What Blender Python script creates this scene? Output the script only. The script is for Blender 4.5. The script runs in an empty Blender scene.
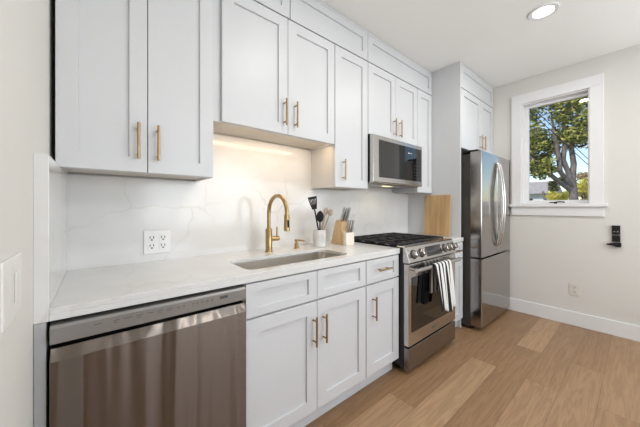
import bpy, bmesh, math, random
from mathutils import Vector, Matrix
PI = math.pi
C = bpy.context.scene.collection
SC = bpy.context.scene

# ------------------------------------------------------------------ camera
cam_d = bpy.data.cameras.new('camera')
cam = bpy.data.objects.new('camera', cam_d); C.objects.link(cam)
cam_d.sensor_width = 36.0; cam_d.lens = 36.0 * 265.86 / 640.0
cam_d.shift_y = -6.44 / 640.0
cam_d.clip_start = 0.02; cam_d.clip_end = 300
cam.location = (0.11, -1.738, 1.2026)
cam.rotation_euler = (PI / 2, 0, -0.696)
SC.camera = cam

# ------------------------------------------------------------------ world, sun, large lights, exposure
w = bpy.data.worlds.new('world'); SC.world = w; w.use_nodes = True
wn = w.node_tree.nodes; wl = w.node_tree.links
bg = wn['Background']
sky = wn.new('ShaderNodeTexSky'); sky.sky_type = 'NISHITA'; sky.sun_disc = False
sky.sun_elevation = math.radians(48); sky.sun_rotation = math.radians(250)
sky.air_density = 1.0; sky.dust_density = 0.6
wl.new(sky.outputs[0], bg.inputs[0]); bg.inputs[1].default_value = 0.16

def lamp(name, kind, loc, energy, color=(1, 1, 1), aim=None, **kw):
    d = bpy.data.lights.new(name, kind); d.energy = energy; d.color = color
    for k, v in kw.items(): setattr(d, k, v)
    o = bpy.data.objects.new(name, d); C.objects.link(o); o.location = loc
    if aim is not None:
        o.rotation_euler = (Vector(aim)).to_track_quat('-Z', 'Y').to_euler()
    return o
lamp('sunlight', 'SUN', (0, 0, 8), 3.2, (1.0, .93, .82), (0.72, -0.22, -0.62), angle=0.01)
lamp('rear_fill_light', 'AREA', (1.95, -4.28, 1.55), 62, (.88, .94, 1.0), (0, 1, 0.7), shape='RECTANGLE', size=2.4, size_y=1.7)  # added fill from behind the camera, tilted up to brighten the ceiling
lamp('side_fill_light', 'AREA', (4.02, -3.15, 1.6), 32, (.88, .94, 1.0), (-1, 0, 1.0), shape='RECTANGLE', size=1.1, size_y=1.3)  # added fill from the right, lifts the left wall and ceiling
SC.view_settings.view_transform = 'Standard'
SC.view_settings.look = 'None'
SC.view_settings.exposure = 0.30
SC.view_settings.gamma = 1.0
SC.view_settings.use_curve_mapping = False

# ------------------------------------------------------------------ materials
def mat(name, color, rough=.5, metal=0.0, **kw):
    m = bpy.data.materials.new(name); m.use_nodes = True
    b = m.node_tree.nodes['Principled BSDF']
    b.inputs['Base Color'].default_value = (*color, 1)
    b.inputs['Roughness'].default_value = rough
    b.inputs['Metallic'].default_value = metal
    for k, v in kw.items():
        b.inputs[k].default_value = v
    return m
def nd(m, t, **kw):
    n = m.node_tree.nodes.new(t)
    for k, v in kw.items():
        if k in ('inp',):
            for a, c in v.items(): n.inputs[a].default_value = c
        else: setattr(n, k, v)
    return n
def ln(m, a, b): m.node_tree.links.new(a, b)
def bsdf(m): return m.node_tree.nodes['Principled BSDF']
def ramp(m, stops):
    r = nd(m, 'ShaderNodeValToRGB'); e = r.color_ramp.elements
    while len(e) < len(stops): e.new(.5)
    for el, (p, c) in zip(e, stops):
        el.position = p; el.color = (*c, 1) if len(c) == 3 else c
    return r
def coords(m, scale=(1, 1, 1)):
    g = nd(m, 'ShaderNodeNewGeometry'); mp = nd(m, 'ShaderNodeMapping')
    mp.inputs['Scale'].default_value = scale
    ln(m, g.outputs['Position'], mp.inputs['Vector']); return mp.outputs[0]
def noise_tint(m, c0, c1, scale, detail=3, stretch=(1, 1, 1)):
    n = nd(m, 'ShaderNodeTexNoise', inp={'Scale': scale, 'Detail': detail})
    ln(m, coords(m, stretch), n.inputs['Vector'])
    r = ramp(m, [(.35, c0), (.65, c1)]); ln(m, n.outputs['Fac'], r.inputs[0])
    ln(m, r.outputs[0], bsdf(m).inputs['Base Color']); return n
def bump(m, src, strength, dist=.002):
    b = nd(m, 'ShaderNodeBump', inp={'Strength': strength, 'Distance': dist})
    ln(m, src, b.inputs['Height']); ln(m, b.outputs[0], bsdf(m).inputs['Normal'])

M = {}
M['wall'] = mat('wall_paint', (.72, .70, .665), .75)
n = noise_tint(M['wall'], (.688, .672, .636), (.702, .686, .650), 1.5)
nn = nd(M['wall'], 'ShaderNodeTexNoise', inp={'Scale': 180.0}); ln(M['wall'], coords(M['wall']), nn.inputs['Vector']); bump(M['wall'], nn.outputs['Fac'], .12, .001)
M['ceil'] = mat('ceiling_paint', (.90, .89, .87), .85); noise_tint(M['ceil'], (.885, .884, .858), (.895, .894, .868), 2)
M['trim'] = mat('trim_paint', (.78, .78, .785), .4); noise_tint(M['trim'], (.775, .775, .78), (.79, .79, .795), 3)
M['cab'] = mat('cabinet_paint', (.66, .67, .69), .40); noise_tint(M['cab'], (.602, .610, .626), (.614, .622, .638), 4)
M['cabin'] = mat('cabinet_underside', (.52, .48, .43), .5); noise_tint(M['cabin'], (.60, .555, .495), (.64, .595, .535), 5)  # colour takes in the shade and warm glow under the cabinets
M['filler'] = mat('filler_grey', (.40, .40, .41), .4); noise_tint(M['filler'], (.39, .39, .40), (.42, .42, .43), 4)
M['brass'] = mat('brushed_brass', (.60, .42, .20), .30, 1.0); noise_tint(M['brass'], (.38, .265, .125), (.46, .33, .165), 40)
M['pull'] = mat('brass_pull', (.58, .42, .24), .34, 1.0); noise_tint(M['pull'], (.37, .26, .145), (.45, .32, .185), 60)
M['black'] = mat('black_plastic', (.012, .012, .013), .6, **{'Specular IOR Level': .25}); noise_tint(M['black'], (.010, .010, .011), (.016, .016, .017), 30)
M['jet'] = mat('matte_black', (.004, .004, .004), .8); noise_tint(M['jet'], (.003, .003, .003), (.006, .006, .006), 30)
M['iron'] = mat('cast_iron', (.018, .018, .02), .5)
nn = nd(M['iron'], 'ShaderNodeTexNoise', inp={'Scale': 300.0}); ln(M['iron'], coords(M['iron']), nn.inputs['Vector']); bump(M['iron'], nn.outputs['Fac'], .3, .001)
M['bglass'] = mat('black_glass', (.006, .006, .007), .04, 0.0, **{'IOR': 1.7}); noise_tint(M['bglass'], (.005, .005, .006), (.007, .007, .008), 2)
M['outlet'] = mat('outlet_plastic', (.80, .80, .79), .3); noise_tint(M['outlet'], (.79, .79, .78), (.81, .81, .80), 20)
M['switch'] = mat('switch_plastic', (.75, .735, .705), .4); noise_tint(M['switch'], (.745, .73, .70), (.755, .74, .71), 20)
M['ivory'] = mat('wall_outlet_plastic', (.70, .67, .62), .35); noise_tint(M['ivory'], (.69, .66, .61), (.71, .68, .63), 20)
M['slot'] = mat('socket_slots', (.06, .055, .05), .6); noise_tint(M['slot'], (.05, .045, .04), (.07, .065, .06), 50)

def steel(name, col, rough, wave=0.0, wscale=(9, 9, .35), aniso=.0):
    m = mat(name, col, rough, 1.0)
    n = nd(m, 'ShaderNodeTexNoise', inp={'Scale': 1.0, 'Detail': 2.0})
    ln(m, coords(m, (2.0, 2.0, 420.0)), n.inputs['Vector'])
    r = ramp(m, [(.3, tuple(c * .98 for c in col)), (.7, tuple(min(1, c * 1.02) for c in col))])
    ln(m, n.outputs['Fac'], r.inputs[0]); ln(m, r.outputs[0], bsdf(m).inputs['Base Color'])
    if aniso:
        bsdf(m).inputs['Anisotropic'].default_value = aniso; bsdf(m).inputs['Anisotropic Rotation'].default_value = .25
        t = nd(m, 'ShaderNodeTangent', direction_type='RADIAL', axis='Z'); ln(m, t.outputs[0], bsdf(m).inputs['Tangent'])
    if wave:
        n2 = nd(m, 'ShaderNodeTexNoise', inp={'Scale': 1.0, 'Detail': 1.0}); ln(m, coords(m, wscale), n2.inputs['Vector'])
        bump(m, n2.outputs['Fac'], wave, .02)
    return m
M['steel'] = steel('stainless_steel', (.56, .54, .52), .22)
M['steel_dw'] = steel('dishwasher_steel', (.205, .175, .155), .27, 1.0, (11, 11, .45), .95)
M['steel_fr'] = steel('fridge_steel', (.37, .35, .335), .14, .06, (5, 5, .6))
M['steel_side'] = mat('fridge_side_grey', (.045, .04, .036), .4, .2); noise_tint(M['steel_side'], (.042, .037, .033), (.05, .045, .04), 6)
M['steel_dk'] = steel('dark_steel', (.30, .28, .27), .25)
M['panel'] = mat('control_panel_grey', (.30, .29, .285), .3, .6); noise_tint(M['panel'], (.29, .28, .275), (.31, .30, .295), 10)
M['mark'] = mat('panel_print', (.07, .07, .07), .5); noise_tint(M['mark'], (.06, .06, .06), (.08, .08, .08), 30)
M['sinksteel'] = steel('sink_steel', (.78, .74, .69), .28)

def quartz():
    m = mat('quartz', (.80, .80, .79), .15)
    co = coords(m)
    dn = nd(m, 'ShaderNodeTexNoise', inp={'Scale': 3.0, 'Detail': 5.0}); ln(m, co, dn.inputs['Vector'])
    mix = nd(m, 'ShaderNodeMixRGB', blend_type='ADD', inp={0: .35}); ln(m, co, mix.inputs[1]); ln(m, dn.outputs['Color'], mix.inputs[2])
    v = nd(m, 'ShaderNodeTexVoronoi', feature='DISTANCE_TO_EDGE', inp={'Scale': 2.3}); ln(m, mix.outputs[0], v.inputs['Vector'])
    r = ramp(m, [(0, (1, 1, 1)), (.020, (0, 0, 0))]); ln(m, v.outputs['Distance'], r.inputs[0])
    mk = nd(m, 'ShaderNodeTexNoise', inp={'Scale': 2.2, 'Detail': 2.0}); ln(m, co, mk.inputs['Vector'])
    r2 = ramp(m, [(.46, (0, 0, 0)), (.66, (1, 1, 1))]); ln(m, mk.outputs['Fac'], r2.inputs[0])
    mu = nd(m, 'ShaderNodeMixRGB', blend_type='MULTIPLY', inp={0: 1.0}); ln(m, r.outputs[0], mu.inputs[1]); ln(m, r2.outputs[0], mu.inputs[2])
    cl = nd(m, 'ShaderNodeTexNoise', inp={'Scale': 5.0, 'Detail': 4.0}); ln(m, co, cl.inputs['Vector'])
    rc = ramp(m, [(.35, (.675, .67, .66)), (.65, (.71, .71, .705))]); ln(m, cl.outputs['Fac'], rc.inputs[0])
    fin = nd(m, 'ShaderNodeMixRGB'); ln(m, mu.outputs[0], fin.inputs[0]); ln(m, rc.outputs[0], fin.inputs[1]); fin.inputs[2].default_value = (.60, .58, .55, 1)
    ln(m, fin.outputs[0], bsdf(m).inputs['Base Color']); return m
M['quartz'] = quartz()

def oak_floor():
    m = mat('oak_planks', (.4, .27, .16), .42)
    g = nd(m, 'ShaderNodeNewGeometry'); mp = nd(m, 'ShaderNodeMapping'); mp.inputs['Location'].default_value = (5.1855, 5.955, 0)
    ln(m, g.outputs['Position'], mp.inputs['Vector'])
    def brick(c1, c2, mo):
        b = nd(m, 'ShaderNodeTexBrick', offset=.37, offset_frequency=2, squash=1.0)
        b.inputs['Color1'].default_value = c1; b.inputs['Color2'].default_value = c2; b.inputs['Mortar'].default_value = mo
        b.inputs['Scale'].default_value = 1.0; b.inputs['Mortar Size'].default_value = .0016; b.inputs['Mortar Smooth'].default_value = .3
        b.inputs['Brick Width'].default_value = 1.35; b.inputs['Row Height'].default_value = .175
        ln(m, mp.outputs[0], b.inputs['Vector']); return b
    b = brick((0, 0, 0, 1), (1, 1, 1, 1), (.5, .5, .5, 1))
    # random per-plank offset for the grain
    off = nd(m, 'ShaderNodeMixRGB', blend_type='ADD', inp={0: 1.0})
    sc = nd(m, 'ShaderNodeMixRGB', blend_type='MULTIPLY', inp={0: 1.0}); sc.inputs[2].default_value = (7, 5, 3, 1)
    ln(m, b.outputs['Color'], sc.inputs[1]); ln(m, g.outputs['Position'], off.inputs[1]); ln(m, sc.outputs[0], off.inputs[2])
    gm = nd(m, 'ShaderNodeMapping'); gm.inputs['Scale'].default_value = (.7, 9, 1); ln(m, off.outputs[0], gm.inputs['Vector'])
    gn = nd(m, 'ShaderNodeTexNoise', inp={'Scale': 1.6, 'Detail': 6.0, 'Roughness': .6, 'Distortion': .5}); ln(m, gm.outputs[0], gn.inputs['Vector'])
    gm2 = nd(m, 'ShaderNodeMapping'); gm2.inputs['Scale'].default_value = (3, 90, 1); ln(m, off.outputs[0], gm2.inputs['Vector'])
    gn2 = nd(m, 'ShaderNodeTexNoise', inp={'Scale': 1.0, 'Detail': 3.0}); ln(m, gm2.outputs[0], gn2.inputs['Vector'])
    # cathedral rings
    wv = nd(m, 'ShaderNodeMath', operation='MULTIPLY', inp={1: 14.0}); ln(m, gn.outputs['Fac'], wv.inputs[0])
    fr = nd(m, 'ShaderNodeMath', operation='PINGPONG', inp={1: 1.0}); ln(m, wv.outputs[0], fr.inputs[0])
    ad = nd(m, 'ShaderNodeMixRGB', inp={0: .5}); ln(m, fr.outputs[0], ad.inputs[1]); ln(m, gn2.outputs['Fac'], ad.inputs[2])
    base = ramp(m, [(0, OAK0), (.75, OAK1), (1, OAK2)]); ln(m, b.outputs['Color'], base.inputs[0])
    gr = ramp(m, [(.10, (.74, .71, .68)), (.80, (1.07, 1.07, 1.07))]); ln(m, ad.outputs[0], gr.inputs[0])
    mu = nd(m, 'ShaderNodeMixRGB', blend_type='MULTIPLY', inp={0: 1.0}); ln(m, base.outputs[0], mu.inputs[1]); ln(m, gr.outputs[0], mu.inputs[2])
    # knots
    kv = nd(m, 'ShaderNodeTexVoronoi', inp={'Scale': 1.0}); km = nd(m, 'ShaderNodeMapping'); km.inputs['Scale'].default_value = (1.3, 4.6, 1)
    ln(m, off.outputs[0], km.inputs['Vector']); ln(m, km.outputs[0], kv.inputs['Vector'])
    kr = ramp(m, [(.03, (1, 1, 1)), (.10, (0, 0, 0))]); ln(m, kv.outputs['Distance'], kr.inputs[0])
    kx = nd(m, 'ShaderNodeMixRGB'); kmu = nd(m, 'ShaderNodeMath', operation='MULTIPLY', inp={1: .6}); ln(m, kr.outputs[0], kmu.inputs[0])
    ln(m, kmu.outputs[0], kx.inputs[0]); ln(m, mu.outputs[0], kx.inputs[1]); kx.inputs[2].default_value = (.10, .06, .035, 1)
    se = nd(m, 'ShaderNodeMixRGB'); sf = nd(m, 'ShaderNodeMath', operation='MULTIPLY', inp={1: .55}); ln(m, b.outputs['Fac'], sf.inputs[0])
    ln(m, sf.outputs[0], se.inputs[0]); ln(m, kx.outputs[0], se.inputs[1]); se.inputs[2].default_value = (.10, .06, .035, 1)
    ln(m, se.outputs[0], bsdf(m).inputs['Base Color'])
    bump(m, ad.outputs[0], .06, .002); return m
OAK0 = (.270, .155, .078); OAK1 = (.345, .210, .112); OAK2 = (.43, .275, .155)
M['oak'] = oak_floor()

def wood(name, c0, c1, st=(3, 3, 40), sc=1.0):
    m = mat(name, c0, .5); noise_tint(m, c0, c1, sc, 5, st); return m
M['board'] = wood('board_maple', (.44, .27, .125), (.58, .38, .19), (14, 14, 1.2), 2.0)
M['blockw'] = wood('block_wood', (.62, .42, .22), (.74, .53, .30), (10, 10, 2), 2.5)
M['blockl'] = wood('block_lit_wood', (.80, .74, .64), (.84, .79, .70), (6, 6, 6), 2)  # pale wood, whitened further as the lit front face
M['spoon'] = wood('spoon_wood', (.31, .26, .21), (.42, .36, .295), (10, 10, 3), 3)
M['crock'] = mat('white_ceramic', (.76, .76, .75), .22)
nn = noise_tint(M['crock'], (.56, .555, .55), (.68, .68, .675), 18, 4)
M['knife'] = steel('knife_steel', (.52, .52, .52), .25)
M['paper_dash'] = M['mark']

def emit(name, col, s):
    m = bpy.data.materials.new(name); m.use_nodes = True; t = m.node_tree; t.nodes.clear()
    e = t.nodes.new('ShaderNodeEmission'); o = t.nodes.new('ShaderNodeOutputMaterial')
    e.inputs[0].default_value = (*col, 1); e.inputs[1].default_value = s; t.links.new(e.outputs[0], o.inputs[0]); return m
M['lamp'] = emit('lamp_diffuser', (1, .95, .87), 9.0)
M['led'] = emit('led_strip_glow', (1, .80, .55), 5.0)
M['hoodlamp'] = emit('hood_lamp_glow', (1, .80, .45), 1.6)

def glass():
    m = bpy.data.materials.new('window_glass'); m.use_nodes = True; t = m.node_tree; t.nodes.clear()
    o = t.nodes.new('ShaderNodeOutputMaterial'); a = t.nodes.new('ShaderNodeBsdfTransparent'); g = t.nodes.new('ShaderNodeBsdfGlossy')
    g.inputs['Roughness'].default_value = 0.0; f = t.nodes.new('ShaderNodeFresnel'); f.inputs[0].default_value = 1.35
    mx = t.nodes.new('ShaderNodeMixShader'); t.links.new(f.outputs[0], mx.inputs[0]); t.links.new(a.outputs[0], mx.inputs[1]); t.links.new(g.outputs[0], mx.inputs[2])
    t.links.new(mx.outputs[0], o.inputs[0]); return m
M['glass'] = glass()

# ------------------------------------------------------------------ helpers
WP = {}     # world position of every object made
def link(o, wpos, parent):
    C.objects.link(o); WP[o.name] = Vector(wpos)
    if parent is not None:
        o.parent = parent; o.location = Vector(wpos) - WP[parent.name]
    else: o.location = wpos
def obj(name, bm, m, parent=None, bevel=0.0, smooth=False, mats=None):
    """bmesh in world coordinates -> one mesh object with its origin at its own base"""
    bmesh.ops.recalc_face_normals(bm, faces=bm.faces[:])
    vs = [v.co for v in bm.verts]
    o = Vector(((min(v.x for v in vs) + max(v.x for v in vs)) / 2, (min(v.y for v in vs) + max(v.y for v in vs)) / 2, min(v.z for v in vs)))
    bmesh.ops.translate(bm, verts=bm.verts[:], vec=-o)
    me = bpy.data.meshes.new(name); bm.to_mesh(me); bm.free()
    for mm in (mats or [M[m] if isinstance(m, str) else m]): me.materials.append(mm)
    if smooth:
        for p in me.polygons: p.use_smooth = True
        if smooth != 'all': me.set_sharp_from_angle(angle=math.radians(40))
    ob = bpy.data.objects.new(name, me); link(ob, o, parent)
    if bevel:
        md = ob.modifiers.new('bevel', 'BEVEL'); md.width = bevel; md.segments = 2; md.limit_method = 'ANGLE'; md.angle_limit = math.radians(50)
    return ob
def tag(o, label, cat, group=None, kind=None):
    if label: o['label'] = label
    if cat: o['category'] = cat
    if group: o['group'] = group
    if kind: o['kind'] = kind
    return o
def thing(name, loc, label, cat, group=None):
    o = bpy.data.objects.new(name, None); o.empty_display_size = .05
    link(o, Vector(loc), None); return tag(o, label, cat, group)
def struct(name, bm, m, parent=None, bevel=0, **k):
    o = obj(name, bm, m, parent, bevel, **k)
    if parent is None: o['kind'] = 'structure'
    return o
def B(): return bmesh.new()
def box(bm, x0, x1, y0, y1, z0, z1):
    v = [bm.verts.new(p) for p in ((x0, y0, z0), (x1, y0, z0), (x1, y1, z0), (x0, y1, z0), (x0, y0, z1), (x1, y0, z1), (x1, y1, z1), (x0, y1, z1))]
    return [bm.faces.new([v[i] for i in f]) for f in ((0, 3, 2, 1), (4, 5, 6, 7), (0, 1, 5, 4), (1, 2, 6, 5), (2, 3, 7, 6), (3, 0, 4, 7))]
def boxes(*bs):
    bm = B()
    for b in bs: box(bm, *b)
    return bm
def prism(bm, pts, axis, a, c):
    """closed outline in the two other axes, extruded along axis from a to c"""
    def P(p, t):
        return {'x': (t, p[0], p[1]), 'y': (p[0], t, p[1]), 'z': (p[0], p[1], t)}[axis]
    v0 = [bm.verts.new(P(p, a)) for p in pts]; v1 = [bm.verts.new(P(p, c)) for p in pts]
    bm.faces.new(v0); bm.faces.new(v1[::-1]); n = len(pts)
    for i in range(n): bm.faces.new((v0[i], v1[i], v1[(i + 1) % n], v0[(i + 1) % n]))
def rings(bm, loops, cap0=True, cap1=True, closed=False):
    vs = [[bm.verts.new(p) for p in L] for L in loops]
    n = len(vs[0]); m = len(vs)
    for k in range(m if closed else m - 1):
        a, b = vs[k], vs[(k + 1) % m]
        for i in range(n): bm.faces.new((a[i], a[(i + 1) % n], b[(i + 1) % n], b[i]))
    if not closed:
        if cap0: bm.faces.new(vs[0][::-1])
        if cap1: bm.faces.new(vs[-1])
def tube(bm, pts, r, n=10, cap=True):
    pts = [Vector(p) for p in pts]; rr = r if isinstance(r, (list, tuple)) else [r] * len(pts)
    L = []; up = None
    for i, p in enumerate(pts):
        d = (pts[min(i + 1, len(pts) - 1)] - pts[max(i - 1, 0)]).normalized()
        if up is None: up = Vector((0, 0, 1)) if abs(d.z) < .9 else Vector((1, 0, 0))
        s = d.cross(up).normalized(); up = s.cross(d).normalized()
        L.append([p + (s * math.cos(2 * PI * k / n) + up * math.sin(2 * PI * k / n)) * rr[i] for k in range(n)])
    rings(bm, L, cap, cap)
def lathe(bm, prof, c, axis='z', n=32, cap0=True, cap1=True):
    L = []
    for r, t in prof:
        ring = []
        for k in range(n):
            a = 2 * PI * k / n; u, v = r * math.cos(a), r * math.sin(a)
            ring.append(Vector({'z': (u, v, t), 'y': (u, t, v), 'x': (t, u, v)}[axis]) + Vector(c))
        L.append(ring)
    rings(bm, L, cap0, cap1)
def rrect(x0, x1, y0, y1, r, n=6):
    out = []
    for cx, cy, a0 in ((x1 - r, y1 - r, 0), (x0 + r, y1 - r, PI / 2), (x0 + r, y0 + r, PI), (x1 - r, y0 + r, 1.5 * PI)):
        for k in range(n + 1):
            a = a0 + PI / 2 * k / n; out.append((cx + r * math.cos(a), cy + r * math.sin(a)))
    return out
def shaker(x0, x1, z0, z1, yf, st=.066, rail=None, t=.02, rec=.011):
    """shaker front facing -y: flat frame round a recessed panel, one mesh"""
    rail = rail or st; bm = B(); yb = yf + t
    def R(dx, dz, y): return [bm.verts.new(p) for p in ((x0 + dx, y, z0 + dz), (x1 - dx, y, z0 + dz), (x1 - dx, y, z1 - dz), (x0 + dx, y, z1 - dz))]
    e = .0015
    lo = [R(0, 0, yb), R(0, 0, yf + e), R(e, e, yf), R(st, rail, yf), R(st + .0012, rail + .0012, yf + rec)]
    bm.faces.new(lo[0])
    for a, b in zip(lo, lo[1:]):
        for i in range(4): bm.faces.new((a[i], a[(i + 1) % 4], b[(i + 1) % 4], b[i]))
    bm.faces.new(lo[-1][::-1]); return bm
def pull(parent, x, z0, z1, yf, horizontal=False, L=None):
    bm = B(); r = .0062; off = .032
    if horizontal:
        x0, x1 = x; z = z0
        tube(bm, [(x0, yf - off, z), (x1, yf - off, z)], r, 12)
        for q in (x0 + .025, x1 - .025): tube(bm, [(q, yf + .0005, z), (q, yf - off, z)], .0048, 10)
    else:
        tube(bm, [(x, yf - off, z0), (x, yf - off, z1)], r, 12)
        for q in (z0 + .022, z1 - .022): tube(bm, [(x, yf + .0005, q), (x, yf - off, q)], .0048, 10)
    return obj('pull_handle', bm, 'pull', parent, smooth=True)

# ------------------------------------------------------------------ room shell
XL, XR, YR, H = -.032, 3.828, -4.2, 2.66
struct('floor', boxes((XL - .1, XR + .1, YR - .1, .1, -.1, 0)), 'oak')
struct('ceiling', boxes((XL - .1, XR + .1, YR - .1, .1, H, H + .1)), 'ceil')
struct('wall_back', boxes((XL - .1, XR + .1, .001, .1, 0, H)), 'wall')
struct('wall_left', boxes((XL - .1, XL, YR, 0, 0, H)), 'wall')
wy0, wy1, wz0, wz1 = -1.431, -.883, 1.238, 2.374
struct('wall_right', boxes((XR, XR + .13, wy1, 0, 0, H), (XR, XR + .13, -2.6, wy0, 0, H), (XR, XR + .13, YR, -3.7, 0, H), (XR, XR + .13, -3.7, -2.6, 0, .95), (XR, XR + .13, -3.7, -2.6, 2.25, H), (XR, XR + .13, wy0, wy1, 0, wz0 - .033), (XR, XR + .13, wy0, wy1, wz1, H)), 'wall')
fx0, fx1, fz0, fz1 = .75, 3.15, .75, 2.35
struct('wall_front', boxes((XL - .1, fx0, YR - .1, YR, 0, H), (fx1, XR + .13, YR - .1, YR, 0, H), (fx0, fx1, YR - .1, YR, 0, fz0), (fx0, fx1, YR - .1, YR, fz1, H)), 'wall')
struct('baseboard_right', boxes((XR - .015, XR, YR + .015, 0, 0, .140)), 'trim', bevel=.004)
struct('baseboard_front', boxes((XL, XR, YR, YR + .015, 0, .140)), 'trim', bevel=.004)

def window_empty(name, loc):
    o = bpy.data.objects.new(name, None); o.empty_display_size = .1; link(o, Vector(loc), None); o['kind'] = 'structure'; return o
win = window_empty('window_1', (XR, (wy0 + wy1) / 2, wz0))
obj('window_casing', boxes((XR - .022, XR, wy1, -.791, wz0, wz1), (XR - .022, XR, -1.528, wy0, wz0, wz1), (XR - .022, XR, -1.528, -.791, wz1, 2.482)), 'trim', win, .002)
obj('window_jamb', boxes((XR, XR + .12, wy1 - .012, wy1, wz0, wz1), (XR, XR + .12, wy0, wy0 + .012, wz0, wz1), (XR, XR + .12, wy0 + .012, wy1 - .012, wz1 - .012, wz1)), 'trim', win, .001)
obj('window_sill', boxes((XR, XR + .12, wy0 + .0125, wy1 - .0125, wz0 - .032, wz0), (XR - .045, XR, -1.555, -.765, wz0 - .032, wz0)), 'trim', win, .003)
obj('window_apron', boxes((XR - .02, XR, -1.53, -.79, 1.112, wz0 - .032)), 'trim', win, .002)
sx = XR + .065; a0, a1, b0, b1 = wy0 + .012, wy1 - .012, wz0, wz1 - .012
g0, g1, h0, h1 = -1.414, -.934, 1.277, 2.330
sash = obj('window_sash', boxes((sx, sx + .045, a0, g0, b0, b1), (sx, sx + .045, g1, a1, b0, b1), (sx, sx + .045, g0, g1, b0, h0), (sx, sx + .045, g0, g1, h1, b1)), 'trim', win, .003)
obj('window_pane', boxes((sx + .018, sx + .024, g0 - .004, g1 + .004, h0 - .004, h1 + .004)), 'glass', win)
# dark crank on the sill
bm = B(); lathe(bm, [(.013, 0), (.013, .012), (.008, .018)], (XR + .04, -1.17, wz0), n=14)
tube(bm, [(XR + .04, -1.17, wz0 + .016), (XR + .035, -1.20, wz0 + .022), (XR + .035, -1.245, wz0 + .016)], .006, 8)
tube(bm, [(XR + .04, -1.17, wz0 + .016), (XR + .04, -1.12, wz0 + .012)], .005, 8)
o = obj('window_crank', bm, 'black', win, smooth=True); o['label'] = 'dark metal crank'
wf = window_empty('unseen_rear_window', ((fx0 + fx1) / 2, YR, fz0))  # unseen window, put in to let light in behind the camera
obj('window_casing', boxes((fx0 - .1, fx0, YR, YR + .02, fz0 - .1, fz1 + .1), (fx1, fx1 + .1, YR, YR + .02, fz0 - .1, fz1 + .1), (fx0, fx1, YR, YR + .02, fz1, fz1 + .1), (fx0, fx1, YR, YR + .02, fz0 - .1, fz0)), 'trim', wf, .002)
xm = (fx0 + fx1) / 2
obj('window_sash', boxes((fx0, fx0 + .05, YR - .07, YR - .03, fz0, fz1), (fx1 - .05, fx1, YR - .07, YR - .03, fz0, fz1), (xm - .04, xm + .04, YR - .07, YR - .03, fz0, fz1), (fx0 + .05, fx1 - .05, YR - .07, YR - .03, fz0, fz0 + .05), (fx0 + .05, fx1 - .05, YR - .07, YR - .03, fz1 - .05, fz1)), 'trim', wf, .002)
for p, q in ((fx0 + .05, xm - .04), (xm + .04, fx1 - .05)):
    obj('window_pane', boxes((p, q, YR - .053, YR - .047, fz0 + .05, fz1 - .05)), 'glass', wf)

ws = window_empty('unseen_side_window', (XR, -3.15, .95))  # unseen window, added to light the left wall from the right
obj('window_casing', boxes((XR - .02, XR, -3.8, -3.7, .85, 2.35), (XR - .02, XR, -2.6, -2.5, .85, 2.35), (XR - .02, XR, -3.7, -2.6, 2.25, 2.35), (XR - .02, XR, -3.7, -2.6, .85, .95)), 'trim', ws, .002)
obj('window_sash', boxes((XR + .05, XR + .09, -3.7, -3.65, .95, 2.25), (XR + .05, XR + .09, -2.65, -2.6, .95, 2.25), (XR + .05, XR + .09, -3.65, -2.65, .95, 1.0), (XR + .05, XR + .09, -3.65, -2.65, 2.2, 2.25)), 'trim', ws, .002)
obj('window_pane', boxes((XR + .066, XR + .072, -3.65, -2.65, 1.0, 2.2)), 'glass', ws)

# ------------------------------------------------------------------ quartz: backsplash, side slab, countertops
CT, CB, CF = .904, .866, -.63
CS = .886      # underside of the stone; the front edge is built down to CB
bs = boxes((0, .585, -.02, 0, CT, 1.357), (.585, 1.452, -.02, 0, CT, 1.66), (1.452, 2.885, -.02, 0, CT, 1.352))
tag(obj('backsplash', bs, 'quartz'), 'white veined quartz backsplash slab on the wall above the counter', 'backsplash')
tag(obj('side_splash', boxes((XL, 0, CF, 0, CB, 1.357)), 'quartz', bevel=.0015), 'tall white quartz side splash at the left end of the counter', 'backsplash')
SX0, SX1, SY0, SY1, SR = .655, 1.345, -.563, -.287, .05
def counter_with_hole():
    bm = B()
    out = [(0, CF), (1.79, CF), (1.79, -.02), (0, -.02)]; inn = rrect(SX0, SX1, SY0, SY1, SR)
    eds = []
    for L in (out, inn):
        vs = [bm.verts.new((p[0], p[1], CT)) for p in L]
        eds += [bm.edges.new((vs[i], vs[(i + 1) % len(vs)])) for i in range(len(vs))]
    f = bmesh.ops.triangle_fill(bm, use_beauty=True, edges=eds)['geom']
    fs = [g for g in f if isinstance(g, bmesh.types.BMFace)]
    e = bmesh.ops.extrude_face_region(bm, geom=fs)
    bmesh.ops.translate(bm, verts=[g for g in e['geom'] if isinstance(g, bmesh.types.BMVert)], vec=(0, 0, CS - CT))
    box(bm, 0, 1.79, CF, CF + .02, CB, CS)
    return bm
tag(obj('countertop', counter_with_hole(), 'quartz', bevel=.0015), 'long white quartz countertop with sink cutout above the dishwasher', 'countertop')
tag(obj('countertop', boxes((2.562, 2.884, CF, -.02, CS, CT), (2.562, 2.884, CF, CF + .02, CB, CS)), 'quartz', bevel=.0015), 'short white quartz countertop between range and refrigerator panel', 'countertop')

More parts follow.
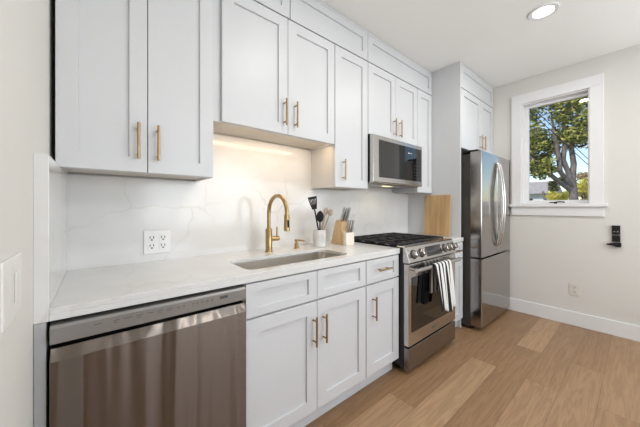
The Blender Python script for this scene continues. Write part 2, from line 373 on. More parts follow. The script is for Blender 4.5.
# ------------------------------------------------------------------ base cabinets
BF = -.625
def base_cabinet(x0, x1, label, drawers, doors, hollow=False, dr_handle=True):
    t = thing('base_cabinet', ((x0 + x1) / 2, -.3, 0), label, 'cabinet')
    yb = BF + .021
    obj('cabinet_box', boxes((x0, x0 + .018, yb, 0, .1, CS - .001), (x1 - .018, x1, yb, 0, .1, CS - .001), (x0 + .018, x1 - .018, yb, 0, .1, .118), (x0 + .018, x1 - .018, -.012, 0, .118, CS - .001),
                             (x0 + .018, x1 - .018, yb, yb + .018, .66, .72), (x0 + .018, x1 - .018, yb, yb + .018, .84, CB - .001)), 'cab', t)
    obj('toe_kick', boxes((x0, x1, -.565, -.55, 0, .099)), 'cab', t)
    for (p, q, hd) in drawers:
        d = obj('drawer', shaker(p, q, .705, .858, BF, .055, .036), 'cab', t)
        if hd: pull(d, (hd[0], hd[1]), .786, 0, BF, True)
    for (p, q, hx) in doors:
        d = obj('door', shaker(p, q, .108, .695, BF, .066), 'cab', t)
        pull(d, hx, .468, .622, BF)
    return t
base_cabinet(.610, 1.424, 'white double door base cabinet under the sink with two handleless false drawer fronts', [(.613, 1.0185, None), (1.0215, 1.421, None)], [(.613, 1.0185, .992), (1.0215, 1.421, 1.062)])
base_cabinet(1.425, 1.788, 'white single door base cabinet with one drawer left of the range', [(1.428, 1.784, (1.525, 1.66))], [(1.428, 1.784, 1.490)])
base_cabinet(2.562, 2.884, 'narrow white base cabinet with one drawer between range and refrigerator', [(2.566, 2.880, (2.655, 2.79))], [(2.566, 2.880, 2.61)])
tag(obj('filler_panel', boxes((XL + .001, -.006, -.628, -.02, 0, CB - .001)), 'filler', bevel=.001), 'narrow grey filler strip between left wall and dishwasher', 'panel')

# ------------------------------------------------------------------ dishwasher
dw = thing('dishwasher', (.3, -.33, 0), 'stainless steel dishwasher with pocket handle under the left end of the counter', 'dishwasher')
obj('tub', boxes((.0, .602, -.60, -.03, .02, .856)), 'black', dw)
obj('toe_kick', boxes((.004, .602, -.575, -.555, 0, .019)), 'black', dw)
bm = B(); prism(bm, [(-.60, .803), (-.650, .803), (-.650, .848), (-.644, .856), (-.60, .856)], 'x', .003, .602)
pn = obj('control_panel', bm, 'panel', dw, .0015)
# door with a slanted grip ledge below the recess
bm = B(); prism(bm, [(-.601, .10), (-.648, .10), (-.652, .112), (-.652, .752), (-.641, .772), (-.634, .786), (-.601, .786)], 'x', .003, .602)
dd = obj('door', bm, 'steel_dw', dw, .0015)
def mark(x0, x1, z0, z1): obj('printed_mark', boxes((x0, x1, -.6505, -.6498, z0, z1)), 'mark', pn)
xs = .10
for i, (ww, ln_) in enumerate([(.02, 1), (.016, 2), (.022, 1), (.018, 2), (.018, 1), (.018, 2), (.02, 2)]):
    mark(xs, xs + ww, .8345, .8362)
    if ln_ == 2: mark(xs + .002, xs + ww - .003, .8275, .829)
    xs += ww + .012 + .004 * (i == 0) * 4
for x in (.335, .352, .385, .40, .418, .436, .455):
    mark(x, x + .009, .832, .8345); mark(x + .002, x + .007, .8245, .826)
obj('status_display', boxes((.49, .522, -.6505, -.6498, .829, .840)), 'mark', pn)

# ------------------------------------------------------------------ sink, faucet, soap pump
sk = thing('sink', (1.0, -.43, .66), 'undermount stainless steel sink basin set in the counter', 'sink')
def loop(d, z, r): return [(p[0], p[1], z) for p in rrect(SX0 + d, SX1 - d, SY0 + d, SY1 - d, r)]
bm = B(); rings(bm, [loop(-.02, CS - .001, .055), loop(-.001, CS - .001, .05), loop(.0, .72, .05), loop(.006, .695, .05), loop(.025, .68, .04), loop(.05, .676, .03)], False, True)
o = obj('basin', bm, 'sinksteel', sk, smooth=True); md = o.modifiers.new('thickness', 'SOLIDIFY'); md.thickness = .0012; md.offset = 0
bm = B(); lathe(bm, [(.045, .677), (.045, .681), (.036, .681), (.030, .678), (.012, .679)], (1.0, -.40, 0), n=24); obj('drain', bm, 'steel', sk, smooth=True)
fc = thing('faucet', (.987, -.155, CT), 'tall brushed brass gooseneck faucet behind the sink', 'faucet')
fx, fy = .987, -.155
bm = B(); lathe(bm, [(.027, CT), (.027, CT + .006), (.0225, CT + .008), (.0225, CT + .150), (.018, CT + .156), (.014, CT + .158)], (fx, fy, 0), n=24); obj('faucet_body', bm, 'brass', fc, smooth=True)
pts = [(fx, fy, CT + .155), (fx, fy, 1.17)]; R = .110; zc = 1.165
for k in range(19):
    a = PI - PI * 1.02 * k / 18; pts.append((fx, fy - R + R * -math.cos(a) * -1 - 0, zc + R * math.sin(a)))
pts = [(fx, fy, CT + .155), (fx, fy, 1.15)] + [(fx, fy - R + R * math.cos(PI * 1.03 * k / 18), zc + R * math.sin(PI * 1.03 * k / 18)) for k in range(19)]
bm = B(); tube(bm, pts, .0125, 16); obj('spout', bm, 'brass', fc, smooth=True)
e = pts[-1]
bm = B(); lathe(bm, [(.0135, e[2] + .004), (.0165, e[2] - .006), (.0165, e[2] - .012), (.0175, e[2] - .05), (.0185, e[2] - .095), (.014, e[2] - .098)], (e[0], e[1], 0), n=20)
hd = obj('spray_head', bm, 'brass', fc, smooth=True)
bm = boxes((e[0] - .006, e[0] + .006, e[1] - .0205, e[1] - .016, e[2] - .075, e[2] - .03)); obj('spray_button', bm, 'black', hd, .002)
bm = B(); tube(bm, [(fx + .018, fy, CT + .085), (fx + .075, fy, CT + .085)], .0165, 16); lathe(bm, [(.0165, .075), (.012, .08)], (fx, fy, CT + .085), 'x', 16)
tube(bm, [(fx + .062, fy, CT + .09), (fx + .064, fy, CT + .165)], [.0065, .0055], 12); obj('lever_handle', bm, 'brass', fc, smooth=True)
sd = thing('soap_dispenser', (1.215, -.15, CT), 'short brass soap dispenser pump right of the faucet', 'soap dispenser')
bm = B(); lathe(bm, [(.022, CT), (.022, CT + .005), (.015, CT + .009), (.015, CT + .036), (.011, CT + .04)], (1.215, -.15, 0), n=20); obj('dispenser_base', bm, 'brass', sd, smooth=True)
bm = B(); lathe(bm, [(.0085, CT + .038), (.0085, CT + .05), (.015, CT + .052), (.015, CT + .062), (.01, CT + .065)], (1.215, -.15, 0), n=20)
tube(bm, [(1.215, -.15, CT + .057), (1.24, -.17, CT + .058), (1.26, -.187, CT + .053)], [.008, .0065, .0055], 10); obj('pump_head', bm, 'brass', sd, smooth=True)

# ------------------------------------------------------------------ wall cabinets
UF = -.305
def wall_cabinet(name, x0, x1, z0, z1, label, doors, yb=-.285, under='cabin', st=.066, extra=None, yface=None):
    yf = UF if yface is None else yface
    yb = yf + .0205
    t = thing(name, ((x0 + x1) / 2, yb / 2, z0), label, 'cabinet')
    bm = B(); box(bm, x0, x1, yb, 0 if not extra else extra, z0 + .012, z1)
    # bottom rim: the underside panel sits up inside the box
    for b in ((x0, x1, yb, yb + .02, z0, z0 + .012), (x0, x0 + .018, yb + .02, -.022, z0, z0 + .012), (x1 - .018, x1, yb + .02, -.022, z0, z0 + .012)): box(bm, *b)
    obj('cabinet_box', bm, 'cab', t)
    obj('underside_panel', boxes((x0 + .018, x1 - .018, yb + .02, -.022, z0 + .009, z0 + .0118)), under, t)
    for (p, q, h) in doors:
        d = obj('door', shaker(p, q, z0 + .001, z1 - .002, yf, st), 'cab', t)
        if h: pull(d, h[0], h[1], h[2], yf)
    return t
SZ = 2.405
wall_cabinet('wall_cabinet', -.017, .578, 1.358, SZ, 'large white two door wall cabinet at far left above the dishwasher', [(-.0155, .2825, (.247, 1.414, 1.574)), (.2855, .5765, (.323, 1.414, 1.574))])
wall_cabinet('wall_cabinet', .583, 1.450, 1.664, SZ, 'white two door wall cabinet high above the sink and faucet', [(.622, 1.0400, (1.011, 1.715, 1.879)), (1.0430, 1.4485, (1.094, 1.715, 1.879))])
wall_cabinet('wall_cabinet', 1.452, 1.824, 1.352, SZ, 'tall narrow white wall cabinet left of the microwave', [(1.4545, 1.8225, (1.530, 1.403, 1.563))])
wall_cabinet('wall_cabinet', 1.826, 2.590, 1.81, SZ, 'short white two door wall cabinet directly above the microwave', [(1.8285, 2.2160, (2.182, 1.845, 2.005)), (2.2190, 2.5885, (2.270, 1.845, 2.005))])
wall_cabinet('wall_cabinet', 2.592, 2.884, 1.352, SZ, 'narrow white wall cabinet between microwave and tall refrigerator panel', [(2.5945, 2.8825, None)])
def stack(x0, x1, label, yf=UF, z0=SZ + .003, z1=2.636, back=0):
    t = thing('stacked_cabinet', ((x0 + x1) / 2, yf / 2, z0), label, 'cabinet', None)
    obj('cabinet_box', boxes((x0, x1, yf + .0205, back, z0, H - .002)), 'cab', t)
    obj('door', shaker(x0 + .0015, x1 - .0015, z0 + .004, z1, yf, .06, .055), 'cab', t)
    obj('top_trim', boxes((x0, x1, yf + .002, yf + .0202, z1 + .003, H - .002)), 'cab', t)
    return t
stack(-.017, .578, 'white horizontal top cabinet at the ceiling above the far left wall cabinet')
stack(.580, 1.057, 'white horizontal top cabinet at the ceiling above the left door over the sink')
stack(1.059, 1.824, 'white horizontal top cabinet at the ceiling left of the microwave')
stack(1.826, 2.884, 'long white horizontal top cabinet at the ceiling above the microwave')
# refrigerator surround
tag(obj('tall_end_panel', boxes((2.886, 2.905, -.6, 0, 0, H - .001)), 'cab', bevel=.001), 'tall white side panel standing left of the refrigerator', 'panel')
wall_cabinet('wall_cabinet', 2.907, XR - .003, 1.800, SZ, 'deep white two door cabinet above the refrigerator', [(2.912, 3.4185, (3.385, 1.848, 2.005)), (3.4215, 3.822, (3.475, 1.848, 2.005))], yface=-.6)
stack(2.907, XR - .003, 'white horizontal top cabinet at the ceiling above the refrigerator', yf=-.6)

# ------------------------------------------------------------------ microwave
mw = thing('microwave', (2.208, -.17, 1.40), 'stainless over-the-range microwave with black glass door hanging above the stove', 'microwave')
MX0, MX1, MF = 1.828, 2.588, -.358
obj('microwave_body', boxes((MX0, MX1, MF + .038, -.021, 1.415, 1.808)), 'black', mw, .002)
bm = B(); prism(bm, [(MF + .037, 1.800), (MF + .004, 1.800), (MF, 1.792), (MF, 1.414), (MF + .006, 1.404), (MF + .037, 1.404)], 'x', MX0, MX1)
dr = obj('microwave_door', bm, 'steel', mw, .002)
obj('door_glass', boxes((MX0 + .075, MX0 + .575, MF - .003, MF - .0002, 1.452, 1.765)), 'bglass', dr, .002)
cp = obj('control_panel', boxes((MX0 + .578, MX1 - .022, MF - .003, MF - .0002, 1.452, 1.765)), 'bglass', mw, .002)
for i in range(3):
    for j in range(5): obj('keypad_mark', boxes((MX0 + .615 + i * .038, MX0 + .625 + i * .038, MF - .0036, MF - .003, 1.475 + j * .03, 1.478 + j * .03)), 'panel', cp)
obj('bottom_grille', boxes((MX0 + .004, MX1 - .004, MF + .04, -.024, 1.398, 1.4145), *[(MX0 + .06 + i * .05, MX0 + .10 + i * .05, MF + .06, MF + .09, 1.395, 1.3978) for i in range(13)]), 'steel_dk', mw, .001)
o = obj('cooktop_lamp', boxes((2.13, 2.22, -.27, -.21, 1.394, 1.3975)), 'hoodlamp', mw); o['label'] = 'small warm glowing lamp under the microwave'
l = lamp('microwave_lamp_light', 'AREA', (2.175, -.24, 1.392), .35, (1, .8, .5), (0, 0, -1), shape='RECTANGLE', size=.09, size_y=.06)

# ------------------------------------------------------------------ range
rg = thing('range', (2.175, -.34, 0), 'stainless slide-in gas range with black grates between the counters', 'stove')
RX0, RX1 = 1.797, 2.555
obj('oven_body', boxes((RX0, RX1, -.650, -.025, .045, .890)), 'iron', rg, .002)
for x in (RX0 + .05, RX1 - .05):
    for y in (-.58, -.08):
        bm = B(); lathe(bm, [(.018, 0), (.018, .012), (.012, .015), (.012, .05)], (x, y, 0), n=12); obj('foot', bm, 'black', rg)
obj('cooktop', boxes((RX0, RX1, -.650, -.025, .891, .908), (RX0, RX1, -.045, -.025, .9081, .920)), 'bglass', rg, .003)
bm = B(); prism(bm, [(-.6505, .800), (-.700, .800), (-.703, .806), (-.668, .910), (-.658, .918), (-.600, .918), (-.600, .9085), (-.6505, .9085)], 'x', RX0, RX1)
cpn = obj('control_panel', bm, 'steel', rg, .002)
# slanted panel frame
pa = Vector((0, -.703, .806)); pb = Vector((0, -.668, .910)); up = (pb - pa).normalized(); nrm = Vector((0, -up.z, up.y)).normalized()
if nrm.y > 0: nrm = -nrm
def onp(x, t, d=0): q = pa + up * t + nrm * d; return Vector((x, q.y, q.z))
def slab(bm, x0, x1, t0, t1, d0, d1):
    v = [bm.verts.new(onp(x, t, d)) for d in (d0, d1) for (x, t) in ((x0, t0), (x1, t0), (x1, t1), (x0, t1))]
    for f in ((0, 1, 2, 3), (7, 6, 5, 4), (0, 4, 5, 1), (1, 5, 6, 2), (2, 6, 7, 3), (3, 7, 4, 0)): bm.faces.new([v[i] for i in f])
bm = B(); slab(bm, 2.06, 2.30, .016, .092, -.002, .0015); ds = obj('display', bm, 'bglass', cpn)
for i in range(5):
    bm = B(); slab(bm, 2.09 + i * .04, 2.105 + i * .04, .05, .053, .0014, .0020); obj('display_mark', bm, 'panel', ds)
for kx in (1.88, 1.985, 2.365, 2.445, 2.52):
    c = onp(kx, .053); L = []
    t1 = Vector((1, 0, 0)); 
    bm = B(); L = []
    for r_, d in ((.026, .003), (.025, .008), (.023, .034), (.019, .037)):
        L.append([c + nrm * d + (t1 * math.cos(2 * PI * k / 20) + up * math.sin(2 * PI * k / 20)) * r_ for k in range(20)])
    rings(bm, L); kn = obj('knob', bm, 'steel', cpn, smooth=True)
    bm = B(); rings(bm, [[c + nrm * d + (t1 * math.cos(2 * PI * k / 20) + up * math.sin(2 * PI * k / 20)) * r_ for k in range(20)] for r_, d in ((.034, .0002), (.034, .004), (.031, .006))])
    obj('knob_skirt', bm, 'iron', kn, smooth=True)
    bm = B(); slab(bm, kx - .004, kx + .004, .034, .072, .036, .042); obj('knob_grip', bm, 'steel_dk', kn)
bm = boxes((RX0 + .004, RX1 - .004, -.695, -.653, .205, .792)); od = obj('oven_door', bm, 'steel', rg, .004)
obj('oven_window', boxes((1.840, 2.468, -.6985, -.6955, .300, .695)), 'bglass', od, .003)
obj('door_badge', boxes((2.13, 2.215, -.6965, -.6952, .248, .257)), 'mark', od)
HZ, HY = .752, -.742
bm = B(); prism(bm, [(HY + .011 * math.cos(2 * PI * k / 20), HZ + .0165 * math.sin(2 * PI * k / 20)) for k in range(20)], 'x', 1.825, 2.528)
for x in (1.85, 2.503): tube(bm, [(x, -.694, HZ), (x, HY, HZ)], .010, 12)
obj('oven_door_handle', bm, 'steel', od, smooth=True)
obj('bottom_drawer', boxes((RX0 + .004, RX1 - .004, -.695, -.653, .035, .192)), 'steel_dk', rg, .004)
# burners and grates
for (x, y, r) in ((1.96, -.50, .045), (1.96, -.20, .035), (2.176, -.35, .05), (2.39, -.50, .05), (2.39, -.20, .035)):
    bm = B(); lathe(bm, [(r + .012, .9082), (r + .012, .912), (r, .914), (r, .917), (r - .006, .919)], (x, y, 0), n=24); obj('burner', bm, 'iron', rg, smooth=True)
def grate(x0, x1, y0, y1):
    bm = B(); z0, z1 = .920, .933; t = .0055
    for x in (x0 + t, (x0 + x1) / 2, x1 - t): box(bm, x - t, x + t, y0, y1, z0, z1)
    for y in (y0 + t, y0 + (y1 - y0) * .27, (y0 + y1) / 2, y0 + (y1 - y0) * .73, y1 - t): box(bm, x0, x1, y - t, y + t, z0, z1)
    for x in (x0 + t, x1 - t):
        for y in (y0 + t, (y0 + y1) / 2, y1 - t): box(bm, x - t, x + t, y - t, y + t, .9082, z0)
    for i in range(1, 4, 2):
        for x in (x0 + (x1 - x0) * .25, x0 + (x1 - x0) * .75):
            y = y0 + (y1 - y0) * i / 4; box(bm, x - t * .7, x + t * .7, y - .06, y + .06, z0, z1 + .003)
    return obj('grate', bm, 'iron', rg, .0015)
gx = (RX1 - RX0 - .03) / 3
for i in range(3): grate(RX0 + .013 + gx * i, RX0 + .011 + gx * (i + 1), -.592, -.055)

# towel over the oven handle
def towel():
    bm = B(); x0, x1 = 2.045, 2.315; nx = 48; rr = .0195
    path = [(HY + rr + .004 , .54 + .02 * k) for k in range(0, 10)]
    path += [(HY + rr * math.cos(a), HZ + rr * math.sin(a)) for a in [PI * k / 10 for k in range(0, 11)]]
    path += [(HY - rr - .0015 * k, HZ - .02 * k) for k in range(1, 18)]
    rows = []
    n = len(path)
    for j, (y, z) in enumerate(path):
        row = []
        front = max(0, j - 20) / 17.0; back = max(0, 9 - j) / 9.0
        for i in range(nx + 1):
            u = i / nx
            pinch = 1 - .12 * front
            x = (x0 + x1) / 2 + (u - .5) * (x1 - x0) * pinch + .012 * front
            dy = -.010 * (front ** .6) * (1 + math.sin(u * 19 + .6)) - .004 * front * math.sin(u * 41)
            dz = front * (.018 * math.sin(u * 6 + 1) - .01 * u)
            row.append(bm.verts.new((x, y + dy, z + dz)))
        rows.append(row)
    for a, b in zip(rows, rows[1:]):
        for i in range(nx): bm.faces.new((a[i], a[i + 1], b[i + 1], b[i]))
    m = mat('striped_towel', (.8, .8, .8), .9)
    tc = nd(m, 'ShaderNodeUVMap', uv_map='weave'); sp = nd(m, 'ShaderNodeSeparateXYZ'); ln(m, tc.outputs[0], sp.inputs[0])
    mu = nd(m, 'ShaderNodeMath', operation='MULTIPLY', inp={1: 5.0}); ln(m, sp.outputs[0], mu.inputs[0])
    fr = nd(m, 'ShaderNodeMath', operation='FRACT'); ln(m, mu.outputs[0], fr.inputs[0])
    r = ramp(m, [(0, (.012, .012, .014)), (.45, (.78, .77, .75))]); r.color_ramp.interpolation = 'CONSTANT'
    ln(m, fr.outputs[0], r.inputs[0]); ln(m, r.outputs[0], bsdf(m).inputs['Base Color'])
    uv = bm.loops.layers.uv.new('weave'); bm.verts.index_update()
    for f in bm.faces:
        for l in f.loops: l[uv].uv = ((l.vert.index % (nx + 1)) / nx, l.vert.index // (nx + 1) / n)
    o = obj('dish_towel', bm, m, smooth='all'); md = o.modifiers.new('thickness', 'SOLIDIFY'); md.thickness = .0028; md.offset = 0
    return tag(o, 'black and white striped dish towel hanging over the oven door handle', 'towel')
towel()

# ------------------------------------------------------------------ refrigerator
fr_ = thing('refrigerator', (3.355, -.4, 0), 'stainless french door refrigerator with bottom freezer beside the window wall', 'refrigerator')
FX0, FX1, FF = 2.925, 3.802, -.780
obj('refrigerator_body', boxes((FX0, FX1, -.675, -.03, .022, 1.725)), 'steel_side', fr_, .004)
for x in (FX0 + .06, FX1 - .06):
    for y in (-.64, -.08):
        bm = B(); lathe(bm, [(.022, 0), (.022, .023)], (x, y, 0), n=12); obj('foot', bm, 'black', fr_)
obj('base_grille', boxes((FX0 + .01, FX1 - .01, -.70, -.676, .012, .03)), 'black', fr_)
xm = (FX0 + FX1) / 2
def fdoor(x0, x1, z0, z1):
    bm = B(); prism(bm, [(x0, -.680), (x1, -.680), (x1, FF + .006), (x1 - .004, FF + .0015), (x1 - .012, FF), (x0 + .012, FF), (x0 + .004, FF + .0015), (x0, FF + .006)], 'z', z0, z1)
    return bm
for (x0, x1, hx) in ((FX0, xm - .0025, xm - .032), (xm + .0025, FX1, xm + .032)):
    d = obj('refrigerator_door', fdoor(x0, x1, .715, 1.745), 'steel_fr', fr_, .0015)
    pts = []; r_ = []
    for k in range(17):
        t = k / 16; pts.append((hx, FF - .012 - .045 * math.sin(PI * t) ** .8, .80 + .86 * t)); r_.append(.0135)
    bm = B(); tube(bm, [(hx, FF + .001, .80)] + pts + [(hx, FF + .001, 1.66)], [.0135] + r_ + [.0135], 14); obj('door_handle', bm, 'steel', d, smooth=True)
obj('freezer_drawer', fdoor(FX0, FX1, .040, .698), 'steel_fr', fr_, .0015)
obj('hinge_cover', boxes((FX0 + .01, FX0 + .10, -.74, -.60, 1.7455, 1.765)), 'black', fr_, .004)
obj('hinge_cover', boxes((FX1 - .10, FX1 - .01, -.74, -.60, 1.7455, 1.765)), 'black', fr_, .004)

# ------------------------------------------------------------------ cutting board leaning on the panel
def board():
    bm = B(); L = rrect(-.51, -.235, 0, .425, .012, 4)
    prism(bm, L, 'x', -.018, 0)
    a = math.atan2(.022, .42)
    bmesh.ops.rotate(bm, verts=bm.verts[:], cent=(0, 0, 0), matrix=Matrix.Rotation(a, 3, 'Y'))
    bmesh.ops.translate(bm, verts=bm.verts[:], vec=(2.862, 0, CT + .001))
    return obj('cutting_board', bm, 'board', bevel=.003)
tag(board(), 'tall plain wooden cutting board leaning against the white refrigerator panel', 'cutting board')

# ------------------------------------------------------------------ crock and utensils
cx_, cy_ = 1.400, -.185
bm = B(); lathe(bm, [(.045, CT), (.050, CT + .004), (.050, CT + .124), (.047, CT + .127), (.0445, CT + .124), (.0445, CT + .010), (.02, CT + .008)], (cx_, cy_, 0), n=40)
tag(obj('utensil_crock', bm, 'crock', smooth=True), 'white marbled cylindrical crock holding utensils beside the knife block', 'crock')
def axis_frame(p0, p1):
    d = (Vector(p1) - Vector(p0)).normalized(); return d
def stick(bm, p0, p1, r0, r1): tube(bm, [p0, p1], [r0, r1], 10)
UC = Vector((cx_, cy_, CT + .015)); RT = Vector((.767, -.641, 0))
def ut(dx, dz0, back=0): return UC + RT * dx + Vector((.641, .767, 0)) * back + Vector((0, 0, dz0))
# black slotted spatula
sp = thing('spatula', ut(.03, 0), 'black slotted spatula, tallest utensil in the white crock', 'spatula')
p0, p1 = ut(.016, 0, -.034), ut(-.036, .272, -.034)
bm = B(); stick(bm, p0, p1, .0065, .0055); obj('handle', bm, 'black', sp, smooth=True)
d = (p1 - p0).normalized(); sd_ = RT - d * RT.dot(d); sd_.normalize(); nn_ = d.cross(sd_)
bm = B(); outer = [(-.018, 0), (-.036, .095), (.036, .095), (.018, 0)]
def plate(bm, P, quad, th=.0022):
    v = [bm.verts.new(P + sd_ * a + d * b + nn_ * s) for s in (-th, th) for a, b in quad]
    for f in ((0, 1, 2, 3), (7, 6, 5, 4), (0, 4, 5, 1), (1, 5, 6, 2), (2, 6, 7, 3), (3, 7, 4, 0)): bm.faces.new([v[i] for i in f])
P = p1 - d * .005
plate(bm, P, [(-.018, 0), (.018, 0), (.0245, .032), (-.0245, .032)]); plate(bm, P, [(-.0315, .078), (.0315, .078), (.034, .095), (-.034, .095)])
for k in range(6):
    u = -1 + 2 * k / 5; a, b = .0215, .0285; hw = .0040
    plate(bm, P, [(u * a - hw, .031), (u * a + hw, .031), (u * b + hw, .079), (u * b - hw, .079)])
obj('slotted_blade', bm, 'black', sp)
def spoon(label, dx0, dx1, h, mname, back, wid=.021, ln_=.055, group=None, name='spoon'):
    p0, p1 = ut(dx0, .0, back), ut(dx1, h, back)
    t = thing(name, p0, label, 'spoon', group)
    bm = B(); stick(bm, p0, p1, .005, .0048); obj('handle', bm, mname, t, smooth=True)
    d = (p1 - p0).normalized(); s = RT - d * RT.dot(d); s.normalize(); q = d.cross(s)
    L = []
    for k in range(9):
        u = k / 8; r = max(.12, math.sin(PI * min(.985, .06 + u * .93)) ** .6)
        c = p1 + d * (u * ln_ - .004)
        L.append([c + s * math.cos(2 * PI * j / 12) * wid * r + q * math.sin(2 * PI * j / 12) * .006 * r for j in range(12)])
    bm = B(); rings(bm, L); obj('bowl', bm, mname, t, smooth=True)
spoon('black serving spoon with solid oval head in front of the spatula', .003, .006, .175, 'black', -.018, .028, .085)
spoon('leaning wooden spoon with a round head, rightmost in the crock', -.01, .078, .222, 'spoon', .010, .022, .052)
spoon('pale wooden spoon standing at the middle of the crock', .0, .045, .225, 'spoon', .024, .017, .06)
spoon('thin wooden spoon between the black spoon and the rightmost spoon', -.012, .034, .205, 'spoon', -.004, .012, .06)

# ------------------------------------------------------------------ knife block and knives
kb = thing('knife_block', (1.63, -.2, CT), 'light wooden knife block full of silver handled knives beside the crock', 'knife block')
KX0, KX1 = 1.585, 1.674
bm = B(); prism(bm, [(-.110, CT), (-.258, CT), (-.258, CT + .098), (-.232, CT + .118), (-.245, CT + .170), (-.178, CT + .197), (-.166, CT + .186)], 'x', KX0, KX1)
obj('block_body', bm, 'blockw', kb, .003)
obj('block_front', boxes((KX0, KX1, -.290, -.2585, CT, CT + .098)), 'blockl', kb, .003)
def knife(label, x, y, z, lean, L, r, group):
    t = thing('kitchen_knife', (x, y, z), label, 'knife', group)
    d = Vector((lean[0], lean[1], lean[2])).normalized(); p = Vector((x, y, z))
    bm = B(); s = Vector((1, 0, 0)); q = d.cross(s).normalized()
    Ls = []
    for u, k in ((0, .8), (.15, 1), (.5, .85), (.85, 1.1), (1, .7)):
        c = p + d * (.006 + u * L); Ls.append([c + s * math.cos(2 * PI * j / 10) * r * k * .8 + q * math.sin(2 * PI * j / 10) * r * k * 1.3 for j in range(10)])
    rings(bm, Ls); obj('handle', bm, 'knife', t, smooth=True)
    bm = B(); Ls = [[p + d * a + s * e * .0012 + q * f * .009 for e, f in ((-1, -1), (1, -1), (1, 1), (-1, 1))] for a in (-.012, .008)]
    rings(bm, Ls); obj('blade', bm, 'knife', t)
tops = ['leftmost of the large knives standing in the top of the knife block', 'middle large knife in the top of the knife block', 'rightmost of the large knives standing in the top of the knife block']
for i, lb in enumerate(tops):
    knife('silver handled ' + lb, KX0 + .018 + .027 * i, -.214 + .006 * (i % 2), CT + .183, (.06, -.30, .95), .112 - .006 * (i % 2), .0118, 'large knives in the knife block')
lows = ['leftmost small knife in the front step of the knife block', 'middle small knife in the front step of the knife block', 'rightmost small knife in the front step of the knife block']
for i, lb in enumerate(lows):
    knife('silver handled ' + lb, KX0 + .018 + .027 * i, -.274, CT + .100, (.20, -.06, .93), .092, .0098, 'small knives in the knife block front')

# ------------------------------------------------------------------ outlets, switch, wall device
def duplex(parent, cx, cz, y, face):
    pass
ou = thing('wall_outlet', (.364, -.021, 1.005), 'white double outlet plate on the quartz backsplash under the left cabinet', 'outlet')
pl = obj('cover_plate', boxes((.300, .428, -.0265, -.0203, .945, 1.075)), 'outlet', ou, .003)
for cxo in (.337, .391):
    rc = obj('receptacle', boxes((cxo - .018, cxo + .018, -.0285, -.0266, .968, 1.052)), 'outlet', ou, .002)
    bm = B()
    for cz in (.988, 1.032):
        box(bm, cxo - .010, cxo - .006, -.0292, -.0284, cz - .002, cz + .010); box(bm, cxo + .006, cxo + .010, -.0292, -.0284, cz - .002, cz + .010)
        lathe(bm, [(.0045, -.0292), (.0045, -.0284)], (cxo, 0, cz - .010), 'y', 12)
    obj('socket_slots', bm, 'slot', rc)
wo = thing('wall_outlet', (XR, -1.322, .366), 'small ivory duplex outlet low on the right wall above the baseboard', 'outlet')
obj('cover_plate', boxes((XR - .006, XR - .0002, -1.361, -1.284, .306, .426)), 'ivory', wo, .002)
for cz in (.342, .390):
    rc = obj('receptacle', boxes((XR - .0085, XR - .0062, -1.340, -1.305, cz - .016, cz + .016)), 'ivory', wo, .002)
    obj('socket_slots', boxes((XR - .0092, XR - .0084, -1.332, -1.329, cz - .004, cz + .008), (XR - .0092, XR - .0084, -1.316, -1.313, cz - .004, cz + .008), (XR - .0092, XR - .0084, -1.325, -1.320, cz - .013, cz - .008)), 'slot', rc)
sw = thing('light_switch', (XL, -.888, 1.03), 'white rocker light switch plate on the left wall', 'light switch')
obj('cover_plate', boxes((XL + .0002, XL + .006, -.975, -.815, .965, 1.098)), 'switch', sw, .003)
obj('rocker', boxes((XL + .0062, XL + .0085, -.888, -.848, .998, 1.062)), 'switch', sw, .002)
bx = thing('wall_device', (XR, -1.606, .93), 'black wall box with a small holder on the wall right of the window', 'wall device')
wb = obj('back_plate', boxes((XR - .022, XR - .0002, -1.632, -1.579, .945, 1.030), (XR - .016, XR - .0002, -1.632, -1.579, .878, .939)), 'jet', bx, .003)
obj('terminal', boxes((XR - .026, XR - .0222, -1.599, -1.591, .972, .976), (XR - .026, XR - .0222, -1.620, -1.612, .972, .976)), 'outlet', wb)
bm = B(); tube(bm, [(XR - .02, -1.636, .854), (XR - .03, -1.60, .856), (XR - .034, -1.565, .854), (XR - .036, -1.545, .853)], [.017, .018, .010, .005], 12)
box(bm, XR - .04, XR - .0004, -1.636, -1.600, .832, .873); obj('holder', bm, 'jet', bx, .002)

# ------------------------------------------------------------------ lamps
def downlight(x, y, label):
    t = thing('recessed_ceiling_light', (x, y, H), label, 'ceiling light', None)
    bm = B(); lathe(bm, [(.092, H - .0005), (.092, H - .005), (.088, H - .008), (.064, H - .006), (.064, H - .0005)], (x, y, 0), n=40); obj('trim_ring', bm, 'trim', t, smooth=True)
    bm = B(); lathe(bm, [(.063, H - .0006), (.063, H - .004), (.055, H - .0045)], (x, y, 0), n=40); obj('diffuser', bm, 'lamp', t)
    lamp('downlight_beam', 'AREA', (x, y, H - .012), DL, (1, .97, .93), (0, 0, -1), shape='DISK', size=.13)
DL = 6.5
downlight(2.655, -1.285, 'round white recessed ceiling light glowing near the window')
downlight(1.28, -1.30, 'round recessed ceiling light above the sink, out of frame, reflected in cabinet doors')
downlight(2.655, -2.9, 'assumed round recessed ceiling light behind the camera near the right wall, out of frame')  # unseen second row of lights, assumed for the room brightness
downlight(1.28, -2.9, 'assumed round recessed ceiling light behind the camera near the left wall, out of frame')
us = thing('undercabinet_light', (1.03, -.257, 1.669), 'warm glowing light strip under the cabinet above the sink', 'light')
obj('light_housing', boxes((.64, 1.42, -.264, -.250, 1.6715, 1.6728)), 'trim', us)
obj('light_strip', boxes((.65, 1.41, -.263, -.252, 1.6695, 1.6713)), 'led', us)
lamp('undercabinet_glow', 'AREA', (1.03, -.257, 1.669), 1.7, (1, .69, .38), (0, 0.4, -1), shape='RECTANGLE', size=.76, size_y=.01)

